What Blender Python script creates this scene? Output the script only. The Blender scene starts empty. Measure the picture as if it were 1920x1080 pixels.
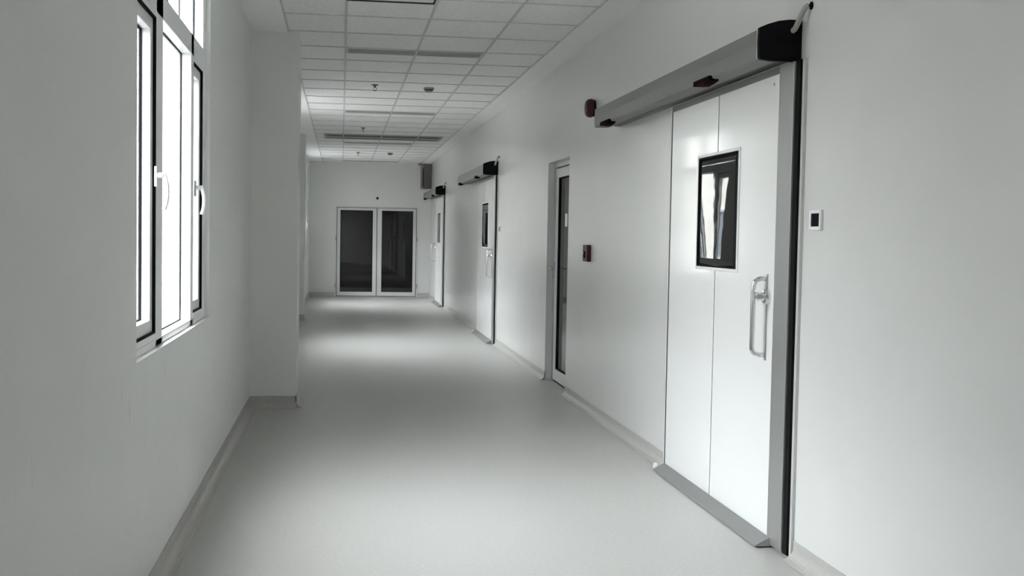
import bpy, bmesh, math, random
from mathutils import Vector, Matrix
random.seed(4)
S = bpy.context.scene
COL = S.collection

# ------------------------------------------------------------------ render look
S.view_settings.view_transform = 'Standard'
S.view_settings.look = 'None'
S.view_settings.gamma = 1.0
S.view_settings.use_curve_mapping = False
S.view_settings.exposure = 2.68
S.cycles.max_bounces = 14
S.cycles.diffuse_bounces = 10
S.cycles.glossy_bounces = 6
S.cycles.transparent_max_bounces = 16
S.cycles.transmission_bounces = 8
S.cycles.use_denoising = True
S.cycles.sample_clamp_indirect = 6.0
S.cycles.caustics_reflective = False
S.cycles.caustics_refractive = False

# ------------------------------------------------------------------ materials
def mat(name, col, rough=0.5, metal=0.0, spec=0.5, noise=None, bump=None, coat=0.0):
    m = bpy.data.materials.new(name); m.use_nodes = True
    nt = m.node_tree; b = nt.nodes['Principled BSDF']
    b.inputs['Base Color'].default_value = (*col, 1)
    b.inputs['Roughness'].default_value = rough
    b.inputs['Metallic'].default_value = metal
    b.inputs['Specular IOR Level'].default_value = spec
    b.inputs['Coat Weight'].default_value = coat
    tc = nt.nodes.new('ShaderNodeTexCoord')
    if noise:                                    # (scale, amount, stretch)
        sc, amt, st = noise
        mp = nt.nodes.new('ShaderNodeMapping'); mp.inputs['Scale'].default_value = st
        nt.links.new(tc.outputs['Object'], mp.inputs['Vector'])
        n = nt.nodes.new('ShaderNodeTexNoise'); n.inputs['Scale'].default_value = sc
        n.inputs['Detail'].default_value = 5
        nt.links.new(mp.outputs[0], n.inputs['Vector'])
        r = nt.nodes.new('ShaderNodeValToRGB')
        r.color_ramp.elements[0].position = 0.3; r.color_ramp.elements[1].position = 0.7
        r.color_ramp.elements[0].color = (*[c * (1 - amt) for c in col], 1)
        r.color_ramp.elements[1].color = (*[min(1, c * (1 + amt)) for c in col], 1)
        nt.links.new(n.outputs['Fac'], r.inputs['Fac'])
        nt.links.new(r.outputs['Color'], b.inputs['Base Color'])
    if bump:                                     # (scale, strength, distance)
        n2 = nt.nodes.new('ShaderNodeTexNoise'); n2.inputs['Scale'].default_value = bump[0]
        n2.inputs['Detail'].default_value = 3
        nt.links.new(tc.outputs['Object'], n2.inputs['Vector'])
        bp = nt.nodes.new('ShaderNodeBump'); bp.inputs['Strength'].default_value = bump[1]
        bp.inputs['Distance'].default_value = bump[2]
        nt.links.new(n2.outputs['Fac'], bp.inputs['Height'])
        nt.links.new(bp.outputs['Normal'], b.inputs['Normal'])
    return m

def wall_left_mat():
    """white wall paint with a few grey scuffs and drips under the window"""
    m = mat('wall_paint_left', (0.73, 0.735, 0.715), 0.45, noise=(3.0, 0.015, (1, 1, 1)), bump=(9, 0.10, 0.01))
    nt = m.node_tree; b = nt.nodes['Principled BSDF']
    src = b.inputs['Base Color'].links[0].from_socket
    tc = nt.nodes.new('ShaderNodeTexCoord')
    mp = nt.nodes.new('ShaderNodeMapping'); mp.inputs['Scale'].default_value = (1, 16, 2.6)
    nt.links.new(tc.outputs['Object'], mp.inputs['Vector'])
    n = nt.nodes.new('ShaderNodeTexNoise'); n.inputs['Scale'].default_value = 1.6; n.inputs['Detail'].default_value = 6
    nt.links.new(mp.outputs[0], n.inputs['Vector'])
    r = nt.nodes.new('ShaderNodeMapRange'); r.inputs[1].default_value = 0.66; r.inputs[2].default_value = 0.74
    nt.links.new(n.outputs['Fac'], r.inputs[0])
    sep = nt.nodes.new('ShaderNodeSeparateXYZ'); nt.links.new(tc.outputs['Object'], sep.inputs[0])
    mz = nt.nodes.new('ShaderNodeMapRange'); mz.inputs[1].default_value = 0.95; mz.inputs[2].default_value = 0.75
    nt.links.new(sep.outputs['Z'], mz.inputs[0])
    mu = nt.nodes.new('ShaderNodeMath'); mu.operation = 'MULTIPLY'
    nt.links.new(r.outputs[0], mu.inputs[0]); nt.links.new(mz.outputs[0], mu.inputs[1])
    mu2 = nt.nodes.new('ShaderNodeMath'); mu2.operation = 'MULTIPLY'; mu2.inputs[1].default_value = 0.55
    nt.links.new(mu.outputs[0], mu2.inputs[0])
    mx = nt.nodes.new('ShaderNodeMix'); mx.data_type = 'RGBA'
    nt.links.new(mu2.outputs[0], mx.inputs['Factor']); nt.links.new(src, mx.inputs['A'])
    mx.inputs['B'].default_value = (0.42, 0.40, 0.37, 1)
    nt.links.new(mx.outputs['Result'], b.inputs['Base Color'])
    return m

def glass_mat(name, tint, thru, rough=0.0, bump=None):
    """thin window pane: lets tinted light through and mirrors at its surface"""
    m = bpy.data.materials.new(name); m.use_nodes = True
    nt = m.node_tree; nt.nodes.remove(nt.nodes['Principled BSDF'])
    out = nt.nodes['Material Output']
    tr = nt.nodes.new('ShaderNodeBsdfTransparent'); tr.inputs[0].default_value = (*[t * thru for t in tint], 1)
    gl = nt.nodes.new('ShaderNodeBsdfGlossy'); gl.inputs['Roughness'].default_value = rough
    gl.inputs['Color'].default_value = (1, 1, 1, 1)
    fr = nt.nodes.new('ShaderNodeFresnel'); fr.inputs['IOR'].default_value = 1.5
    mx = nt.nodes.new('ShaderNodeMixShader')
    ge = nt.nodes.new('ShaderNodeNewGeometry')          # only the near face of a pane mirrors
    inv = nt.nodes.new('ShaderNodeMath'); inv.operation = 'SUBTRACT'; inv.inputs[0].default_value = 1
    nt.links.new(ge.outputs['Backfacing'], inv.inputs[1])
    fm = nt.nodes.new('ShaderNodeMath'); fm.operation = 'MULTIPLY'
    nt.links.new(fr.outputs[0], fm.inputs[0]); nt.links.new(inv.outputs[0], fm.inputs[1])
    nt.links.new(fm.outputs[0], mx.inputs[0]); nt.links.new(tr.outputs[0], mx.inputs[1]); nt.links.new(gl.outputs[0], mx.inputs[2])
    nt.links.new(mx.outputs[0], out.inputs[0])
    if bump:
        tc = nt.nodes.new('ShaderNodeTexCoord')
        n2 = nt.nodes.new('ShaderNodeTexNoise'); n2.inputs['Scale'].default_value = bump[0]; n2.inputs['Detail'].default_value = 0
        nt.links.new(tc.outputs['Object'], n2.inputs['Vector'])
        bp = nt.nodes.new('ShaderNodeBump'); bp.inputs['Strength'].default_value = bump[1]; bp.inputs['Distance'].default_value = bump[2]
        nt.links.new(n2.outputs['Fac'], bp.inputs['Height']); nt.links.new(bp.outputs[0], gl.inputs['Normal'])
    return m

def floor_mat():
    m = mat('vinyl_floor', (0.46, 0.455, 0.437), 0.38, spec=0.45, noise=(55, 0.05, (1, 1, 1)), bump=(160, 0.12, 0.002))
    return m

def tile_mat():
    m = mat('ceiling_tile', (0.84, 0.84, 0.835), 0.85, spec=0.2, noise=(50, 0.07, (1, 1, 1)))
    return m

def brushed(name, col, rough, stretch):
    return mat(name, col, rough, metal=0.75, noise=(60, 0.05, stretch))

M = dict(
    paint=mat('wall_paint', (0.68, 0.682, 0.67), 0.25, spec=0.5, noise=(3.0, 0.012, (1, 1, 1)), bump=(7, 0.10, 0.008)),
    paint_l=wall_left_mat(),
    plaster=mat('ceiling_plaster', (0.88, 0.885, 0.875), 0.6, noise=(4, 0.01, (1, 1, 1))),
    tile=tile_mat(), tbar=mat('ceiling_rail', (0.60, 0.60, 0.60), 0.9, spec=0.1),
    floor=floor_mat(), cove=mat('vinyl_cove', (0.44, 0.43, 0.41), 0.45, noise=(40, 0.05, (1, 1, 1))),
    white=mat('white_window_profile', (0.80, 0.81, 0.82), 0.3),
    frame=mat('white_door_profile', (0.60, 0.605, 0.595), 0.35),
    door=mat('white_door_laminate', (0.81, 0.815, 0.812), 0.20, spec=0.5, coat=0.15),
    gasket=mat('black_gasket', (0.008, 0.008, 0.010), 0.8, spec=0.1),
    rubber=mat('black_rubber', (0.006, 0.006, 0.007), 0.7, spec=0.15),
    blackcap=mat('black_plastic', (0.004, 0.004, 0.006), 0.7, spec=0.12),
    alu=brushed('brushed_aluminium', (0.46, 0.465, 0.46), 0.42, (1, 1, 20)),
    aluh=mat('satin_housing', (0.20, 0.203, 0.195), 0.5, metal=0.25, noise=(60, 0.05, (20, 1, 20))),
    chrome=mat('chrome', (0.75, 0.76, 0.77), 0.15, metal=1.0, noise=(5, 0.02, (1, 1, 1))),
    darkred=mat('dark_red_plastic', (0.030, 0.003, 0.005), 0.45, spec=0.25),
    darkbrown=mat('smoked_lens', (0.006, 0.004, 0.004), 0.9, spec=0.05),
    redlens=mat('red_lens', (0.04, 0.004, 0.005), 0.8, spec=0.05),
    grey=mat('grey_conduit', (0.36, 0.36, 0.34), 0.5, bump=(90, 0.3, 0.002)),
    boxgrey=mat('grey_metal_box', (0.13, 0.13, 0.12), 0.5), boxpale=mat('pale_metal_box', (0.28, 0.28, 0.26), 0.5),
    fixture=mat('dull_diffuser', (0.30, 0.30, 0.29), 0.6), slot=mat('dark_slot', (0.03, 0.03, 0.03), 0.8),
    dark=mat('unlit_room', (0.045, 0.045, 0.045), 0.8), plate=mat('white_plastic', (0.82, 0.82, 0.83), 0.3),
    brass=mat('small_brass', (0.5, 0.42, 0.36), 0.4, metal=0.6),
    pane=glass_mat('clear_glass', (0.97, 0.99, 1.0), 0.92),
    darkpane=glass_mat('tinted_glass', (0.80, 0.82, 0.82), 0.25),
    vision=mat('dark_vision_glass', (0.012, 0.013, 0.014), 0.02, spec=0.16, bump=(3.0, 0.12, 0.004)),
    facade=mat('cream_render', (0.80, 0.79, 0.74), 0.8, noise=(1.2, 0.03, (1, 1, 1))),
    brick=mat('grey_brickwork', (0.22, 0.20, 0.18), 0.9, noise=(6, 0.15, (1, 1, 4))),
    facadewin=mat('facade_window_glass', (0.25, 0.28, 0.32), 0.1),
    facadetrim=mat('facade_trim', (0.60, 0.61, 0.60), 0.7),
    ground=mat('concrete_yard', (0.11, 0.108, 0.103), 0.8, noise=(2.0, 0.06, (1, 1, 1))),
)

# ------------------------------------------------------------------ mesh helpers
def bx(bm, x0, x1, y0, y1, z0, z1, bev=0.0):
    x0, x1 = sorted((x0, x1)); y0, y1 = sorted((y0, y1)); z0, z1 = sorted((z0, z1))
    r = bmesh.ops.create_cube(bm, size=1.0)
    vs = r['verts']
    for v in vs:
        v.co = Vector((x0 + (v.co.x + .5) * (x1 - x0), y0 + (v.co.y + .5) * (y1 - y0), z0 + (v.co.z + .5) * (z1 - z0)))
    if bev:
        es = {e for v in vs for e in v.link_edges}
        bmesh.ops.bevel(bm, geom=list(es), offset=bev, segments=2, affect='EDGES', profile=0.6)
    return bm

def ring(bm, x0, x1, y0, y1, z0, z1, w, bev=0.0, axis='x', wb=None, wt=None):
    """rectangular frame of bars w wide; axis = facing direction"""
    wb = w if wb is None else wb; wt = w if wt is None else wt
    if axis == 'x':
        bx(bm, x0, x1, y0, y0 + w, z0, z1, bev); bx(bm, x0, x1, y1 - w, y1, z0, z1, bev)
        bx(bm, x0, x1, y0 + w, y1 - w, z0, z0 + wb, bev); bx(bm, x0, x1, y0 + w, y1 - w, z1 - wt, z1, bev)
    else:
        bx(bm, x0, x0 + w, y0, y1, z0, z1, bev); bx(bm, x1 - w, x1, y0, y1, z0, z1, bev)
        bx(bm, x0 + w, x1 - w, y0, y1, z0, z0 + wb, bev); bx(bm, x0 + w, x1 - w, y0, y1, z1 - wt, z1, bev)
    return bm

def prism_y(bm, prof, y0, y1):
    """profile of (x,z) points swept along y"""
    a = [bm.verts.new((x, y0, z)) for x, z in prof]; b = [bm.verts.new((x, y1, z)) for x, z in prof]
    n = len(prof)
    for i in range(n):
        bm.faces.new((a[i], a[(i + 1) % n], b[(i + 1) % n], b[i]))
    bm.faces.new(a[::-1]); bm.faces.new(b)
    bmesh.ops.recalc_face_normals(bm, faces=bm.faces)
    return bm

def prism_x(bm, prof, x0, x1):
    a = [bm.verts.new((x0, y, z)) for y, z in prof]; b = [bm.verts.new((x1, y, z)) for y, z in prof]
    n = len(prof)
    for i in range(n):
        bm.faces.new((a[i], a[(i + 1) % n], b[(i + 1) % n], b[i]))
    bm.faces.new(a[::-1]); bm.faces.new(b)
    bmesh.ops.recalc_face_normals(bm, faces=bm.faces)
    return bm

def lathe(bm, prof, origin, axis, seg=32):
    """prof: (radius, height) pairs along axis"""
    q = Vector((0, 0, 1)).rotation_difference(Vector(axis).normalized()).to_matrix()
    o = Vector(origin); rings = []
    for r, h in prof:
        if r < 1e-6:
            rings.append([bm.verts.new(o + q @ Vector((0, 0, h)))])
        else:
            rings.append([bm.verts.new(o + q @ Vector((r * math.cos(2 * math.pi * i / seg), r * math.sin(2 * math.pi * i / seg), h))) for i in range(seg)])
    for a, b in zip(rings, rings[1:]):
        for i in range(seg):
            j = (i + 1) % seg
            f = [a[0] if len(a) == 1 else a[i]]
            if len(a) > 1: f.append(a[j])
            if len(b) > 1: f.append(b[j])
            f.append(b[0] if len(b) == 1 else b[i])
            if len(set(f)) > 2: bm.faces.new(f)
    bmesh.ops.recalc_face_normals(bm, faces=bm.faces)
    return bm

def smooth_path(pts, n=8):
    P = [Vector(p) for p in pts]; P = [P[0] * 2 - P[1]] + P + [P[-1] * 2 - P[-2]]
    out = []
    for i in range(1, len(P) - 2):
        for k in range(n):
            t = k / n; a, b, c, d = P[i - 1:i + 3]
            out.append(0.5 * ((2 * b) + (c - a) * t + (2 * a - 5 * b + 4 * c - d) * t * t + (3 * b - a - 3 * c + d) * t ** 3))
    out.append(P[-2]); return out

def tube(bm, pts, r, seg=12):
    rings = []; n = len(pts); prev = None
    for i, p in enumerate(pts):
        t = (Vector(pts[min(i + 1, n - 1)]) - Vector(pts[max(i - 1, 0)])).normalized()
        if prev is None:
            u = t.orthogonal().normalized()
        else:
            u = (prev - t * prev.dot(t)).normalized()
        prev = u; w = t.cross(u)
        rings.append([bm.verts.new(Vector(p) + r * (math.cos(2 * math.pi * k / seg) * u + math.sin(2 * math.pi * k / seg) * w)) for k in range(seg)])
    for a, b in zip(rings, rings[1:]):
        for k in range(seg):
            bm.faces.new((a[k], a[(k + 1) % seg], b[(k + 1) % seg], b[k]))
    bm.faces.new(rings[0][::-1]); bm.faces.new(rings[-1])
    bmesh.ops.recalc_face_normals(bm, faces=bm.faces)
    return bm

def obj(name, bm, m, parent=None, label=None, smooth=False):
    me = bpy.data.meshes.new(name)
    if parent is not None and smooth is not None:
        pass
    bm.to_mesh(me); bm.free()
    me.materials.append(m)
    if smooth:
        for p in me.polygons: p.use_smooth = True
    o = bpy.data.objects.new(name, me); COL.objects.link(o)
    if parent is not None:
        o.parent = parent
        ax, ay, az = 0, 0, 0
        q = parent
        while q is not None:
            ax += q.location.x; ay += q.location.y; az += q.location.z; q = q.parent
        me.transform(Matrix.Translation((-ax, -ay, -az)))      # meshes are written in world metres
    if label: o['label'] = label
    return o

def tag(o, label=None, cat=None, group=None, kind=None):
    if label: o['label'] = label
    if cat: o['category'] = cat
    if group: o['group'] = group
    if kind: o['kind'] = kind
    return o

def root(name, loc, label, cat, group=None, kind=None):
    o = bpy.data.objects.new(name, None); COL.objects.link(o); o.location = loc
    o.empty_display_size = 0.1
    return tag(o, label, cat, group, kind)

def N(): return bmesh.new()

def copy_tree(o, dy, parent=None):
    c = o.copy(); COL.objects.link(c)
    if parent is None: c.location.y += dy
    else: c.parent = parent
    for ch in list(o.children): copy_tree(ch, 0, c)
    return c

# ------------------------------------------------------------------ dimensions (metres)
XL, XR = -0.71, 1.99
Y0, YE = -4.9, 22.4
ZC = 2.994
WD = [-8.0, 0.0, 7.9, 15.4]                 # window bays along the corridor
WY0, WY1, WZ0, WZ1 = 3.61, 5.55, 0.933, 2.80
GX0, GX1 = -0.435, 1.755                    # tiled field of the ceiling
GD = (8.64, 9.54, 2.115)                    # side glass door opening

def st(name, bm, m, label, cat):
    return tag(obj(name, bm, m), label, cat, None, 'structure')

# floor, ceiling
st('floor', bx(N(), XL - .02, XR + .12, Y0 - .1, YE + 4.1, -0.12, 0), M['floor'], 'pale grey vinyl corridor floor with a dull sheen', 'floor')
st('ceiling', bx(N(), XL - .28, XR + .28, Y0 - .3, YE + .1, ZC, ZC + .22), M['tile'], 'suspended grey tile ceiling over the corridor', 'ceiling')
bm = N()
bx(bm, XL, GX0, Y0, YE, 2.982, ZC + .01)
st('trim_1', bm, M['plaster'], 'plain plaster border of the ceiling along the window wall', 'ceiling border')
st('trim_2', bx(N(), GX1, XR, Y0, YE, 2.982, ZC + .01), M['plaster'], 'plain plaster border of the ceiling along the door wall', 'ceiling border')
bm = N()
for x in (0.02, 0.635, 1.225): bx(bm, x - .009, x + .009, Y0, YE, ZC - .007, ZC + .004)
bx(bm, GX0, GX0 + .014, Y0, YE, ZC - .009, ZC + .004); bx(bm, GX1 - .014, GX1, Y0, YE, ZC - .009, ZC + .004)
y = 8.65 - .625 * 24
while y < YE:
    bx(bm, GX0, GX1, y - .007, y + .007, ZC - .006, ZC + .004); y += .625
st('trim_3', bm, M['tbar'], 'grid of grey metal rails between the ceiling tiles', 'ceiling rails')

# left wall with window openings, in pieces of one mesh
bm = N(); T = 0.15
ys = [Y0 - .3]
for d in WD:
    a, b = WY0 + d, WY1 + d
    bx(bm, XL - T, XL, ys[-1], a, 0, 3.2)
    bx(bm, XL - T, XL, a, b, 0, WZ0); bx(bm, XL - T, XL, a, b, WZ1, 3.2)
    ys.append(b)
bx(bm, XL - T, XL, ys[-1], YE + .2, 0, 3.2)
bmesh.ops.remove_doubles(bm, verts=bm.verts, dist=1e-5)
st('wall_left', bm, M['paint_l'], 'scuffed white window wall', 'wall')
st('wall_right', (lambda b: (bx(b, XR, XR + T, Y0 - .3, GD[0], 0, 3.2), bx(b, XR, XR + T, GD[1], YE + .2, 0, 3.2),
                             bx(b, XR, XR + T, GD[0], GD[1], GD[2], 3.2), b)[-1])(N()), M['paint'], 'glossy white wall carrying the sliding doors', 'wall')
bm = N()
bx(bm, XL, -.135, YE, YE + .2, 0, ZC); bx(bm, 1.715, XR, YE, YE + .2, 0, ZC); bx(bm, -.135, 1.715, YE, YE + .2, 2.03, ZC)
st('wall_end', bm, M['paint'], 'white wall across the far end of the corridor', 'wall')
st('wall_back', bx(N(), XL, XR, Y0 - .2, Y0, 0, ZC), M['paint'], 'white wall behind the viewer', 'wall')
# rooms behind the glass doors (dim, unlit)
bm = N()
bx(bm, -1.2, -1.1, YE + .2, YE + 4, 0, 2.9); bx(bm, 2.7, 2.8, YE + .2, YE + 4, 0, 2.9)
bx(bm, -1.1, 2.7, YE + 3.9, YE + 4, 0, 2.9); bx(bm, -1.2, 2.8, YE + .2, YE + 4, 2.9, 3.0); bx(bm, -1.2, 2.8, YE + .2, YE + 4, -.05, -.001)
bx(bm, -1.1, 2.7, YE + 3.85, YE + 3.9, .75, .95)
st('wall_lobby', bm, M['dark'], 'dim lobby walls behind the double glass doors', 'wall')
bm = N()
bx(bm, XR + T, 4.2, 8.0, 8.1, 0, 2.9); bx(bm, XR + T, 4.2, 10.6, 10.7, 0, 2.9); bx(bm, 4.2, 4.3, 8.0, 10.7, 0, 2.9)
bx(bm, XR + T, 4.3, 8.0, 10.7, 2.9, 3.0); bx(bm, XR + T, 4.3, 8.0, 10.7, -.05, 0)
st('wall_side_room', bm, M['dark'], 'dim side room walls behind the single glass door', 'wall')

# columns
bm = bx(N(), XL - .01, -0.345, 8.06, 8.50, 0, ZC, .004)
tag(obj('column', bm, M['paint_l']), 'wide white square column beyond the first window', 'column', None, 'structure')
bm = bx(N(), XL - .01, -0.585, 16.2, 16.65, 0, ZC, .004)
tag(obj('column', bm, M['paint_l']), 'shallow far column just past the wide one', 'column', None, 'structure')

# coved vinyl skirting
def cove(sx, xw, y0, y1, h=.095, r=.05):
    """sx=+1: rises on a wall at xw whose room lies towards +x"""
    t = .004; p = [(xw - sx * .01, 0), (xw + sx * (r + t), .0005)]
    for i in range(7):
        a = math.radians(90 * i / 6)
        p.append((xw + sx * (t + r - r * math.sin(a)), .002 + r - r * math.cos(a)))
    p += [(xw + sx * t, h), (xw - sx * .01, h)]
    return p, y0, y1
bm = N()
segs = [(Y0, 8.06), (8.50, 16.2), (16.65, YE)]
for a, b in segs:
    p, _, _ = cove(1, XL, a, b); prism_y(bm, p, a, b)
for xc, a, b in ((-.345, 8.06, 8.50), (-.585, 16.2, 16.65)):
    p, _, _ = cove(1, xc, a, b); prism_y(bm, p, a - .004, b)
    t = .004
    prof = [(a + .01, 0), (a - .05 - t, .0005)] + [(a - t - .05 + .05 * math.sin(math.radians(15 * i)), .002 + .05 - .05 * math.cos(math.radians(15 * i))) for i in range(7)] + [(a - t, .095), (a + .01, .095)]
    prism_x(bm, prof, XL, xc + .004)
st('baseboard_left', bm, M['cove'], 'grey coved vinyl skirting along the window wall and columns', 'skirting')
bm = N()
for a, b in ((Y0, 4.12), (5.83, GD[0]), (GD[1], 12.64), (14.33, 19.12), (20.83, YE)):
    p, _, _ = cove(-1, XR, a, b, .085); prism_y(bm, p, a, b)
st('baseboard_right', bm, M['cove'], 'grey coved vinyl skirting along the sliding door wall', 'skirting')
bm = N()
prof = [(YE + .01, 0), (YE - .05, .0005)] + [(YE - .004 - .05 + .05 * math.sin(math.radians(15 * i)), .052 - .05 * math.cos(math.radians(15 * i))) for i in range(7)] + [(YE - .004, .095), (YE + .01, .095)]
prism_x(bm, prof, XL, -.14); prism_x(bm, prof, 1.72, XR)
st('baseboard_end', bm, M['cove'], 'grey coved vinyl skirting beside the double glass doors', 'skirting')

# ------------------------------------------------------------------ windows (left wall)
XF = -0.735      # face of the frame
def lever(r_, y, z, toward):
    """white lever handle with its plate; the grip hangs down and stands off the sash"""
    h = obj('handle', bx(N(), XF, XF + .010, y - .014, y + .014, z - .045, z + .035, .003), M['plate'], r_, 'white lever handle')
    bm = N(); lathe(bm, [(.011, 0), (.011, .030), (0, .030)], (XF + .008, y, z), (1, 0, 0), 16)
    pts = smooth_path([(XF + .034, y, z + .010), (XF + .040, y, z - .01), (XF + .048, y, z - .05), (XF + .046, y, z - .10), (XF + .036, y, z - .135)], 6)
    tube(bm, pts, .009, 10)
    obj('grip', bm, M['plate'], h, smooth=True)

def window(i, d, label):
    w = root('window_%d' % i, (XF, WY0 + d, WZ0), label, 'window', 'three light windows in the left wall', 'structure')
    Y = lambda v: v + d
    x0 = XF - .07
    bm = N(); b = .003
    bx(bm, x0, XF, Y(WY0), Y(3.68), WZ0, WZ1, b); bx(bm, x0, XF, Y(5.455), Y(WY1), WZ0, WZ1 , b)
    bx(bm, x0, XF, Y(4.115), Y(4.26), WZ0, 2.37, b); bx(bm, x0, XF, Y(5.04), Y(5.125), WZ0, 2.37, b)
    bx(bm, x0, XF, Y(3.68), Y(5.455), WZ0, .963, b)
    bx(bm, x0, XF, Y(3.68), Y(4.115), .963, .99, b); bx(bm, x0, XF, Y(5.125), Y(5.455), .963, .99, b)
    bx(bm, x0, XF, Y(3.68), Y(5.455), 2.268, 2.368, b); bx(bm, x0, XF, Y(3.68), Y(4.115), 2.245, 2.268, b); bx(bm, x0, XF, Y(5.125), Y(5.455), 2.245, 2.268, b)
    bx(bm, x0, XF, Y(4.65), Y(4.70), 2.368, WZ1 - .03, b); bx(bm, x0, XF, Y(3.68), Y(5.455), WZ1 - .03, WZ1, b)
    obj('frame', bm, M['white'], w)
    # operable sashes
    for (a, c, hy) in ((3.68, 4.115, 4.085), (5.125, 5.455, 5.155)):
        s = obj('sash', ring(N(), XF - .058, XF - .013, Y(a + .006), Y(c - .006), .996, 2.239, .05, .003), M['white'], w)
        g = N(); ring(g, XF - .066, XF - .001, Y(a), Y(c), .990, 2.245, .0062)
        obj('gasket', g, M['gasket'], s, 'black gap seal')
        g = N(); ring(g, XF - .058, XF - .046, Y(a + .056), Y(c - .056), 1.046, 2.189, .006)
        obj('bead_seal', g, M['gasket'], s)
        obj('pane', bx(N(), XF - .054, XF - .050, Y(a + .056), Y(c - .056), 1.046, 2.189), M['pane'], s, 'clear glass')
        lever(s, Y(hy), 1.62, 1)
    # fixed lights
    for (a, c, z0, z1) in ((4.26, 5.04, .963, 2.268), (3.68, 4.65, 2.368, WZ1 - .03), (4.70, 5.53, 2.368, WZ1 - .03)):
        c2 = min(c, 5.455)
        obj('pane', bx(N(), XF - .052, XF - .048, Y(a), Y(c2), z0, z1), M['pane'], w, 'clear fixed glass')
        g = N(); ring(g, XF - .056, XF - .046, Y(a), Y(c2), z0, z1, .005)
        obj('glazing_seal', g, M['gasket'], w, 'thin black glazing seal')
    if i == 3:
        v = obj('vent_sash', bx(N(), XF - .02, -.690, Y(3.98), Y(4.10), 2.27, 2.73, .003), M['white'], w, 'white vent sash edge standing into the corridor')
    return w
window(1, WD[1], 'white three light window with lever handles in the near wall, left of the wide column')
window(2, WD[2], 'white three light window hidden past the wide column')
window(3, WD[3], 'far white window seen as a bright sliver past the shallow column')
window(4, WD[0], 'white three light window behind the viewer')

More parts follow.
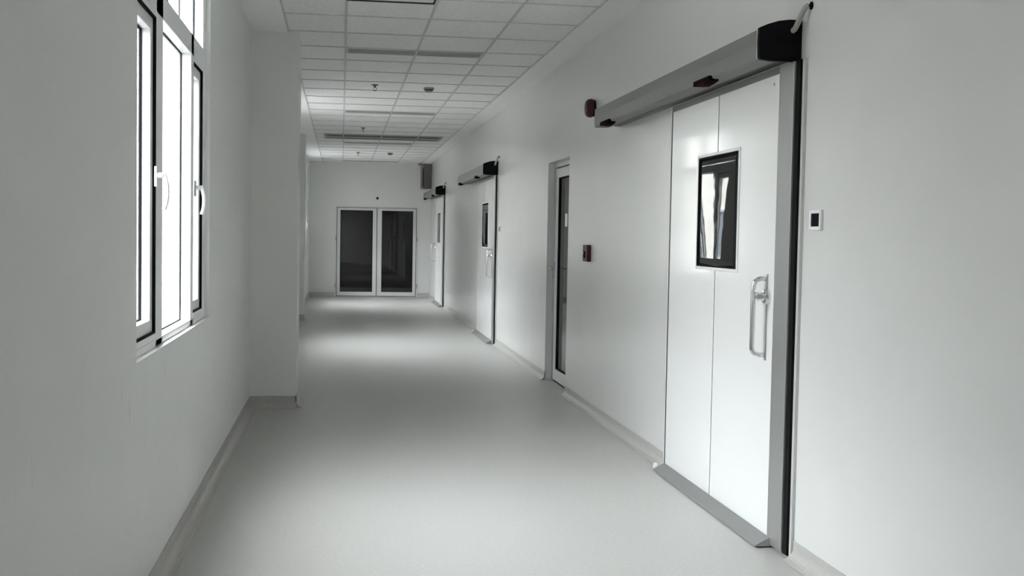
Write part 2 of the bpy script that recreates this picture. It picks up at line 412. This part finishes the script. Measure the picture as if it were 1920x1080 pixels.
# ------------------------------------------------------------------ sliding hermetic doors (right wall)
XD = 1.96
def sliding_door(i, d, label, handle_y=4.40, hx=1.90):
    w = root('door_%d' % i, (XR, 4.98 + d, 0), label, 'door', 'sliding doors in the right wall', 'structure')
    Y = lambda v: v + d
    for a, c in ((4.32, 5.052), (5.064, 5.79)):
        obj('panel', bx(N(), XD, XR - .004, Y(a), Y(c), .04, 2.155, .0015), M['door'], w)
    obj('panel_joint', bx(N(), XD + .012, XR - .004, Y(5.052), Y(5.064), .04, 2.155), M['rubber'], w, 'thin dark joint')
    obj('edge_stile', bx(N(), XD - .006, XR - .002, Y(4.175), Y(4.32), .014, 2.185, .003), M['alu'], w, 'brushed aluminium stile')
    obj('far_edge', bx(N(), XD + .001, XR - .002, Y(5.79), Y(5.806), .014, 2.185), M['rubber'], w)
    obj('far_trim', bx(N(), XD, XR, Y(5.806), Y(5.826), .01, 2.185), M['frame'], w)
    obj('top_rail', bx(N(), XD - .002, XR - .004, Y(4.32), Y(5.79), 2.155, 2.188), M['aluh'], w)
    obj('rubber_seal', bx(N(), XD + .004, XR - .001, Y(4.138), Y(4.175), .012, 2.188), M['rubber'], w, 'black rubber seal')
    obj('jamb_strip', bx(N(), XR - .014, XR, Y(4.118), Y(4.138), .01, 2.188), M['frame'], w, 'pale aluminium jamb strip')
    bm = N(); prism_y(bm, [(XD - .001, .043), (XD - .004, .046), (XD - .072, .012), (XD - .074, .006), (XD - .004, .006), (XD - .001, .006)], Y(4.29), Y(5.79))
    obj('floor_sweep', bm, M['alu'], w, 'sloping aluminium sweep along the floor')
    bm = N(); bx(bm, XD - .05, XD + .01, Y(5.80), Y(5.83), .002, .022, .004); lathe(bm, [(0, 0), (.016, 0), (.016, .028), (.010, .036), (0, .036)], (XD - .045, Y(5.83), .001), (0, 0, 1), 16)
    obj('floor_guide', bm, M['plate'], w, 'white floor guide')
    bm = N(); bx(bm, XD + .002, XD + .026, Y(4.12), Y(4.16), .001, .012, .002)
    obj('floor_clip', bm, M['brass'], w)
    # vision panel
    v = obj('vision_panel', ring(N(), XD - .006, XD + .004, Y(4.752), Y(5.342), 1.238, 1.862, .016, .003), M['plate'], w, 'white bead round the vision panel')
    obj('black_border', ring(N(), XD - .004, XD + .003, Y(4.768), Y(5.326), 1.254, 1.846, .008), M['rubber'], v)
    # the glass, slightly dished
    bm = N(); ny, nz = 14, 14; g = []
    for a in range(ny + 1):
        row = []
        for b in range(nz + 1):
            u, t = a / ny, b / nz
            dish = -0.0030 * (1 - t) ** 1.2 * math.sin(math.pi * u)
            row.append(bm.verts.new((XD - .001 + dish, Y(4.776 + u * .542), 1.261 + t * .578)))
        g.append(row)
    for a in range(ny):
        for b in range(nz):
            bm.faces.new((g[a][b], g[a][b + 1], g[a + 1][b + 1], g[a + 1][b]))
    r = bmesh.ops.extrude_face_region(bm, geom=bm.faces[:])
    for e in r['geom']:
        if isinstance(e, bmesh.types.BMVert): e.co.x += .003
    bmesh.ops.recalc_face_normals(bm, faces=bm.faces)
    obj('glass', bm, M['vision'], v, 'dark mirroring glass', smooth=True)
    # pull handle
    hy = Y(handle_y)
    h = obj('pull_handle', bx(N(), XD - .004, XD + .002, hy - .007, hy + .002, .845, 1.245, .001), M['alu'], w, 'tall chrome pull handle')
    pts = smooth_path([(XD - .002, hy + .012, 1.222), (XD - .022, hy + .012, 1.224), (hx + .010, hy + .014, 1.212), (hx, hy + .016, 1.185), (hx, hy + .016, 1.15),
                       (hx, hy + .016, 1.05), (hx, hy + .016, .95), (hx, hy + .016, .90), (hx + .010, hy + .014, .878), (XD - .022, hy + .012, .868), (XD - .002, hy + .012, .868)], 6)
    obj('grip', tube(N(), pts, .0115, 14), M['chrome'], h, smooth=True)
    bm = N(); lathe(bm, [(0, 0), (.036, 0), (.036, .010), (.030, .018), (.020, .020), (.018, .046), (.022, .048), (.022, .060), (.018, .064), (0, .064)], (XD, hy - .004, 1.140), (-1, 0, 0), 28)
    obj('lock_knob', bm, M['chrome'], w, 'round chrome lock knob', smooth=False)
    bm = N(); lathe(bm, [(0, 0), (.008, 0), (.008, .003), (0, .003)], (XD + .0005, Y(4.385), 2.115), (-1, 0, 0), 16)
    obj('screw_cover', bm, M['alu'], w)
    return w

def operator(d, label):
    w = root('sliding_door_operator', (XR, 5.6 + d, 2.19), label, 'door operator', 'aluminium operators above the sliding doors')
    Y = lambda v: v + d
    prof = [(XR - .001, 2.205), (1.945, 2.205), (1.942, 2.212), (1.905, 2.212), (1.900, 2.193), (1.815, 2.190), (1.804, 2.193), (1.800, 2.202), (1.798, 2.26), (1.800, 2.322), (1.830, 2.337), (1.88, 2.353), (1.93, 2.360), (XR - .001, 2.361)]
    obj('housing', prism_y(N(), prof, Y(4.202), Y(7.04)), M['aluh'], w)
    p2 = [(XR - .001, 2.184), (1.85, 2.184), (1.802, 2.190), (1.796, 2.2), (1.794, 2.26), (1.796, 2.326), (1.83, 2.341), (1.88, 2.357), (1.93, 2.364), (XR - .001, 2.365)]
    obj('end_cap', prism_y(N(), p2, Y(4.182), Y(4.204)), M['blackcap'], w, 'black plastic end cap')
    obj('edge_line', bx(N(), 1.7965, 1.80, Y(4.204), Y(4.214), 2.195, 2.322), M['frame'], w)
    for yy in (4.86, 6.72):
        bm = N(); n = 10
        prof = [(yy + d - .11, 2.206)] + [(yy + d - .11 + .22 * k / n, 2.182 - .010 * math.sin(math.pi * k / n)) for k in range(n + 1)] + [(yy + d + .11, 2.206)]
        prism_x(bm, prof, 1.785, 1.835)
        s = obj('motion_sensor', bm, M['darkbrown'], w, 'dark motion sensor')
        bm = N(); prof = [(yy + d - .055 + .11 * k / n, 2.1765 - .008 * math.sin(math.pi * k / n) ) for k in range(n + 1)] + [(yy + d + .055, 2.182), (yy + d - .055, 2.182)]
        prism_x(bm, prof, 1.782, 1.830)
        obj('lens', bm, M['redlens'], s, 'red lens')
    pts = smooth_path([(1.948, Y(4.184), 2.318), (1.948, Y(4.165), 2.322), (1.950, Y(4.140), 2.345), (1.960, Y(4.125), 2.380), (1.967, Y(4.112), 2.400), (XR - .014, Y(4.100), 2.409)], 6)
    obj('conduit', tube(N(), pts, .0125, 12), M['grey'], w, 'grey flexible conduit', smooth=True)
    bm = N(); lathe(bm, [(0, 0), (.017, 0), (.017, .004), (0, .004)], (XR - .0015, Y(4.098), 2.408), (-1, 0, 0), 16)
    obj('conduit_collar', bm, M['blackcap'], w)
    return w

sliding_door(1, 0, 'large white sliding door with a dark glass panel and chrome handle, nearest of its kind')
sliding_door(2, 8.5, 'white sliding door in the middle of the wall, past the narrow glass door')
sliding_door(3, 15.0, 'white sliding door beside the far end wall, its handle standing proud', handle_y=5.72, hx=1.87)
operator(0, 'long aluminium door operator with a black end, above the largest sliding door')
operator(8.5, 'aluminium door operator with conduit above the middle sliding door')
operator(15.0, 'aluminium door operator above the farthest sliding door, next to the end wall')

# ------------------------------------------------------------------ narrow glass door in the right wall
g = root('door_4', (XR + .06, 9.0, 0), 'narrow white framed glass door between two sliding doors', 'door', None, 'structure')
xa = XR + .062
bm = N(); a, b_, zt = GD
bx(bm, xa, xa + .06, a, a + .04, 0, zt, .002); bx(bm, xa, xa + .06, b_ - .04, b_, 0, zt, .002); bx(bm, xa, xa + .06, a + .04, b_ - .04, zt - .045, zt, .002)
obj('frame', bm, M['frame'], g)
bm = N(); bx(bm, xa + .02, xa + .05, b_ - .062, b_ - .04, .0, zt - .045); bx(bm, xa + .02, xa + .05, a + .04, a + .055, 0, zt - .045); bx(bm, xa + .02, xa + .05, a + .04, b_ - .04, zt - .057, zt - .045); bx(bm, xa + .02, xa + .05, a + .04, b_ - .04, 0, .02)
obj('gap_seal', bm, M['gasket'], g, 'dark gap round the leaf')
lf = obj('leaf', ring(N(), xa + .004, xa + .045, a + .055, b_ - .062, .022, zt - .057, .10, .003, wb=.11, wt=.09), M['frame'], g)
obj('pane', bx(N(), xa + .022, xa + .027, a + .155, b_ - .162, .132, zt - .147), M['darkpane'], lf, 'dark tinted glass')
obj('glazing_seal', ring(N(), xa + .010, xa + .030, a + .153, b_ - .160, .130, zt - .145, .012), M['gasket'], lf)
h = obj('handle', bx(N(), xa - .006, xa + .006, b_ - .075, b_ - .045, 1.0, 1.16, .002), M['alu'], g, 'small metal lever handle')
obj('lever', tube(N(), smooth_path([(xa - .004, b_ - .06, 1.10), (xa - .04, b_ - .062, 1.10), (xa - .048, b_ - .09, 1.098), (xa - .048, b_ - .17, 1.095)], 5), .009, 10), M['alu'], h, smooth=True)
obj('notice', bx(N(), xa + .019, xa + .0215, 9.04, 9.13, 1.50, 1.62), M['plate'], lf, 'small white paper notice')

# ------------------------------------------------------------------ double glass doors at the end
g = root('door_5', (.79, YE, 0), 'dark double glass doors in white frames closing the corridor', 'door', None, 'structure')
bm = ring(N(), -.135, 1.715, YE - .012, YE + .05, 0, 2.03, .035, .002, 'y', wb=.008)
obj('frame', bm, M['frame'], g)
bm = N(); bx(bm, -.12, 1.70, YE - .005, YE + .03, .008, .022); bx(bm, .780, .805, YE - .004, YE + .03, .022, 1.99); ring(bm, -.10, 1.68, YE - .006, YE + .02, .01, 1.996, .02, axis='y')
obj('gap_seal', bm, M['gasket'], g, 'dark gap between the leaves')
for k, (a, c, u0, u1) in enumerate(((-.088, .785, -.02, .70), (.800, 1.668, .90, 1.60))):
    bm = N(); y0, y1 = YE - .022, YE + .03
    bx(bm, a, u0, y0, y1, .022, 1.984, .002); bx(bm, u1, c, y0, y1, .022, 1.984, .002)
    bx(bm, u0, u1, y0, y1, .022, .11, .002); bx(bm, u0, u1, y0, y1, 1.93, 1.984, .002)
    lf = obj('leaf', bm, M['frame'], g)
    obj('pane', bx(N(), u0, u1, YE, YE + .006, .11, 1.93), M['darkpane'], lf, 'dark tinted glass')
    obj('glazing_seal', ring(N(), u0, u1, YE - .012, YE + .01, .11, 1.93, .010, axis='y'), M['gasket'], lf)
    hx_ = -.118 if k == 0 else 1.698
    for z in (.25, 1.30):
        obj('hinge', lathe(N(), [(0, 0), (.012, 0), (.012, .10), (0, .10)], (hx_, YE - .026, z - .05), (0, 0, 1), 12), M['grey'], lf)

# ------------------------------------------------------------------ small wall things
w = root('fire_alarm_bell', (XR, 7.86, 2.44), 'round dark red alarm bell just past the tip of the nearest door operator', 'alarm')
obj('dome', lathe(N(), [(0, .078), (.03, .077), (.058, .070), (.070, .056), (.074, .038), (.074, .024), (.064, .020)], (XR + .002, 7.80, 2.43), (-1, 0, 0), 36), M['darkred'], w, smooth=True)
obj('backplate', lathe(N(), [(0, .024), (.066, .024), (.066, 0), (0, 0)], (XR + .002, 7.80, 2.43), (-1, 0, 0), 32), M['rubber'], w)
w = root('fire_call_point', (XR, 7.885, 1.275), 'small dark red call point box between glass door and large sliding door', 'alarm')
obj('case', bx(N(), XR - .035, XR, 7.81, 7.95, 1.208, 1.342, .006), M['darkred'], w)
obj('window', bx(N(), XR - .038, XR - .034, 7.85, 7.91, 1.235, 1.29, .001), M['darkbrown'], w)
obj('key_slot', lathe(N(), [(0, .004), (.009, .004), (.009, 0), (0, 0)], (XR - .035, 7.925, 1.275), (-1, 0, 0), 12), M['alu'], w)

def switch(d, label):
    w = root('wall_switch', (XR, 3.99 + d, 1.49), label, 'switch', 'door switches on the right wall')
    bm = ring(N(), XR - .012, XR, 3.940 + d, 4.045 + d, 1.447, 1.533, .016, .003)
    bx(bm, XR - .006, XR, 3.956 + d, 4.029 + d, 1.463, 1.517)
    obj('plate', bm, M['plate'], w)
    obj('touch_field', bx(N(), XR - .011, XR - .005, 3.957 + d, 4.024 + d, 1.462, 1.518), M['blackcap'], w, 'black touch field')
switch(0, 'white wall switch with black centre on the right of the large sliding door')
switch(8.45, 'small wall switch beside the middle sliding door')

w = root('wall_box', (1.87, YE, 2.70), 'grey metal box high in the corner above the double glass doors', 'box')
obj('case', bx(N(), 1.80, 1.985, YE - .20, YE, 2.44, 2.965, .004), M['boxgrey'], w)
bm = N(); bx(bm, 1.755, 1.80, YE - .19, YE, 2.445, 2.960, .003)
obj('side_panel', bm, M['boxpale'], w, 'paler side panel')
obj('slot', bx(N(), 1.784, 1.812, YE - .206, YE - .196, 2.47, 2.88), M['slot'], w, 'dark vertical slot')
obj('top_plate', bx(N(), 1.70, XR, YE - .21, YE, 2.966, 2.981), M['boxgrey'], w)
w = tag(obj('door_sensor', bx(N(), .775, .82, YE - .03, YE + .002, 2.185, 2.225, .006), M['darkbrown']), 'tiny dark sensor on the end wall above the double glass doors', 'sensor')

# ------------------------------------------------------------------ ceiling things
LIGHTS = [(4.25, 'behind the viewer edge'), (8.65, ''), (13.0, ''), (17.45, ''), (21.85, '')]
lab = {8.65: 'long unlit recessed ceiling light nearest the viewer', 13.0: 'unlit recessed ceiling light between the two sprinklers nearest the viewer',
       17.45: 'unlit recessed ceiling light just beyond the slotted air grille', 21.85: 'unlit recessed ceiling light closest to the end wall'}
for yy in (8.65, 13.0, 17.45, 21.85):
    w = root('ceiling_light', (.62, yy + .12, ZC), lab[yy], 'ceiling light', 'unlit recessed ceiling lights')
    obj('frame', ring(N(), .03, 1.215, yy, yy + .24, ZC - .010, ZC + .002, .016, .002, axis='z') if False else
        (lambda b: (bx(b, .03, 1.215, yy, yy + .016, ZC - .010, ZC + .003), bx(b, .03, 1.215, yy + .224, yy + .24, ZC - .010, ZC + .003),
                    bx(b, .03, .046, yy + .016, yy + .224, ZC - .010, ZC + .003), bx(b, 1.199, 1.215, yy + .016, yy + .224, ZC - .010, ZC + .003), b)[-1])(N()), M['tbar'], w)
    obj('diffuser', bx(N(), .046, 1.199, yy + .016, yy + .224, ZC - .004, ZC + .002), M['fixture'], w, 'dull grey diffuser')
w = root('ceiling_hatch', (.32, 6.6, ZC), 'square ceiling access panel with a dark edge, before the first unlit light', 'hatch')
obj('panel', bx(N(), .035, .605, 6.31, 6.865, ZC - .008, ZC + .002, .002), M['tile'], w)
obj('edge_gap', (lambda b: (bx(b, .02, .62, 6.875, 6.895, ZC - .012, ZC + .002), bx(b, .02, .62, 6.28, 6.30, ZC - .012, ZC + .002), bx(b, .02, .03, 6.30, 6.875, ZC - .008, ZC + .002), bx(b, .61, .62, 6.30, 6.875, ZC - .008, ZC + .002), b)[-1])(N()), M['slot'], w, 'dark edge gap')
w = root('air_grille', (.66, 16.5, ZC), 'wide ceiling air grille with two dark slots', 'grille')
bm = N(); bx(bm, -.29, 1.62, 16.12, 16.20, ZC - .012, ZC + .002, .002); bx(bm, -.29, 1.62, 16.44, 16.66, ZC - .012, ZC + .002, .002); bx(bm, -.29, 1.62, 16.80, 16.86, ZC - .012, ZC + .002, .002)
bx(bm, -.29, -.25, 16.20, 16.44, ZC - .012, ZC + .002); bx(bm, 1.58, 1.62, 16.20, 16.44, ZC - .012, ZC + .002)
obj('frame', bm, M['fixture'], w)
for a, b_ in ((16.20, 16.44), (16.66, 16.80)): obj('slot', bx(N(), -.25, 1.58, a, b_, ZC - .006, ZC + .001), M['slot'], w, 'dark slot')

def sprinkler(x, y, label):
    w = root('ceiling_sprinkler', (x, y, ZC), label, 'sprinkler', 'ceiling sprinklers')
    obj('cover_ring', lathe(N(), [(0, 0), (.038, 0), (.034, .008), (0, .010)], (x, y, ZC), (0, 0, -1), 24), M['boxgrey'], w)
    bm = N(); lathe(bm, [(0, .008), (.011, .008), (.011, .03), (.006, .032), (0, .032)], (x, y, ZC), (0, 0, -1), 16)
    for s in (-1, 1): tube(bm, smooth_path([(x + s * .010, y, ZC - .028), (x + s * .016, y, ZC - .045), (x + s * .003, y, ZC - .062)], 4), .003, 8)
    obj('head', bm, M['boxgrey'], w)
    obj('deflector', lathe(N(), [(0, 0), (.017, 0), (.017, .003), (0, .003)], (x, y, ZC - .062), (0, 0, -1), 20), M['boxgrey'], w)
sprinkler(.34, 10.75, 'small dark sprinkler left of the nearer smoke detector')
sprinkler(.31, 15.1, 'lone small sprinkler in front of the slotted air grille')
sprinkler(.31, 19.6, 'farthest small sprinkler, left of the farther smoke detector')
def smoke(x, y, label):
    w = root('smoke_detector', (x, y, ZC), label, 'smoke detector', 'smoke detectors')
    obj('base', lathe(N(), [(0, 0), (.056, 0), (.056, .014), (.050, .018), (0, .018)], (x, y, ZC), (0, 0, -1), 32), M['fixture'], w)
    obj('chamber', lathe(N(), [(.044, .016), (.042, .034), (.030, .046), (0, .048)], (x, y, ZC), (0, 0, -1), 32), M['boxpale'], w, smooth=True)
    obj('vent_band', lathe(N(), [(.046, .020), (.046, .030), (.043, .031), (.043, .019)], (x, y, ZC), (0, 0, -1), 32), M['slot'], w)
smoke(.925, 10.85, 'round smoke detector beside the nearest sprinkler on the ceiling tiles')
smoke(.935, 19.6, 'farther smoke detector, beyond the slotted air grille')

# ------------------------------------------------------------------ outdoors
st('ground', bx(N(), -40, XL - T - .001, -30, 60, -.35, -.15), M['ground'], 'pale concrete yard outside the windows', 'ground')
def building(x0, x1, y0, y1, h, face, label, skin='facade'):
    w = root('building', ((x0 + x1) / 2, (y0 + y1) / 2, -.15), label, 'building')
    obj('walls', bx(N(), x0, x1, y0, y1, -.15, h), M[skin], w)
    obj('parapet', bx(N(), x0 - .15, x1 + .15, y0 - .15, y1 + .15, h, h + .35), M['facadetrim'], w)
    for k in range(int(h // 3.2)):
        z = .9 + 3.2 * k
        if face == 'y':
            x = x0 + 1.2
            while x + 1.4 < x1 - .3:
                if not (-5.4 < x + .7 < -3.2):
                    f = obj('window', ring(N(), x, x + 1.4, y0 - .06, y0, z, z + 1.6, .08, axis='y'), M['facadetrim'], w)
                    obj('glass', bx(N(), x + .08, x + 1.32, y0 - .02, y0 - .01, z + .08, z + 1.52), M['facadewin'], f)
                x += 2.6
        else:
            yv = y0 + 1.2
            while yv + 1.6 < y1:
                f = obj('window', ring(N(), x1, x1 + .06, yv, yv + 1.6, z, z + 1.6, .08), M['facadetrim'], w)
                obj('glass', bx(N(), x1 + .01, x1 + .02, yv + .08, yv + 1.52, z + .08, z + 1.52), M['facadewin'], f)
                yv += 3.2
    if face == 'y':
        bm = N()
        for x in (-5.15,): bx(bm, x, x + .35, y0 - .25, y0, -.15, h)
        obj('pilaster', bm, M['facade'], w)
building(-16, -2.6, 31, 38, 9.8, 'y', 'cream building wing seen through the near window')
building(-30, -22, -14, 24, 6.6, 'x', 'low grey brick building across the yard', 'brick')

# ------------------------------------------------------------------ light
W = bpy.data.worlds.new('World'); S.world = W; W.use_nodes = True
nt = W.node_tree; bg = nt.nodes['Background']
tc = nt.nodes.new('ShaderNodeTexCoord'); sp = nt.nodes.new('ShaderNodeSeparateXYZ'); nt.links.new(tc.outputs['Generated'], sp.inputs[0])
rp = nt.nodes.new('ShaderNodeValToRGB'); nt.links.new(sp.outputs['Z'], rp.inputs['Fac'])
rp.color_ramp.elements[0].position = 0.22; rp.color_ramp.elements[0].color = (0.075, 0.0752, 0.0755, 1)
rp.color_ramp.elements[1].position = 0.88; rp.color_ramp.elements[1].color = (0.20, 0.201, 0.202, 1)
e = rp.color_ramp.elements.new(0.52); e.color = (0.215, 0.2155, 0.216, 1)
e = rp.color_ramp.elements.new(0.58); e.color = (0.30, 0.306, 0.312, 1)
nt.links.new(rp.outputs[0], bg.inputs['Color'])
bg.inputs['Strength'].default_value = 20.0
sun = bpy.data.lights.new('sun', 'SUN'); sun.energy = 6.0; sun.angle = math.radians(3); sun.color = (1, 0.97, 0.92)
so = bpy.data.objects.new('sun', sun); COL.objects.link(so); so['kind'] = 'helper'
so.location = (20, -20, 20)
so.rotation_euler = Vector((-0.62, 0.42, -0.78)).to_track_quat('-Z', 'Y').to_euler()

# ------------------------------------------------------------------ camera
F, yaw, pitch, roll, cx, cy = 1869.56196, 0.125185354, 0.0402218447, 0.0160070316, 873.875795, 517.326502
fw = Vector((math.sin(yaw) * math.cos(pitch), math.cos(yaw) * math.cos(pitch), -math.sin(pitch)))
rt = fw.cross(Vector((0, 0, 1))).normalized(); up = rt.cross(fw)
r2 = math.cos(roll) * rt + math.sin(roll) * up; u2 = -math.sin(roll) * rt + math.cos(roll) * up
cd = bpy.data.cameras.new('camera'); co = bpy.data.objects.new('camera', cd); COL.objects.link(co)
cd.sensor_width = 36; cd.sensor_fit = 'HORIZONTAL'; cd.lens = F * 36 / 1920
cd.shift_x = (960 - cx) / 1920; cd.shift_y = (cy - 540) / 1920
cd.clip_start = 0.05; cd.clip_end = 200
m = Matrix((r2, u2, -fw)).transposed().to_4x4(); m.translation = Vector((0, 0, 1.40))
co.matrix_world = m
S.camera = co
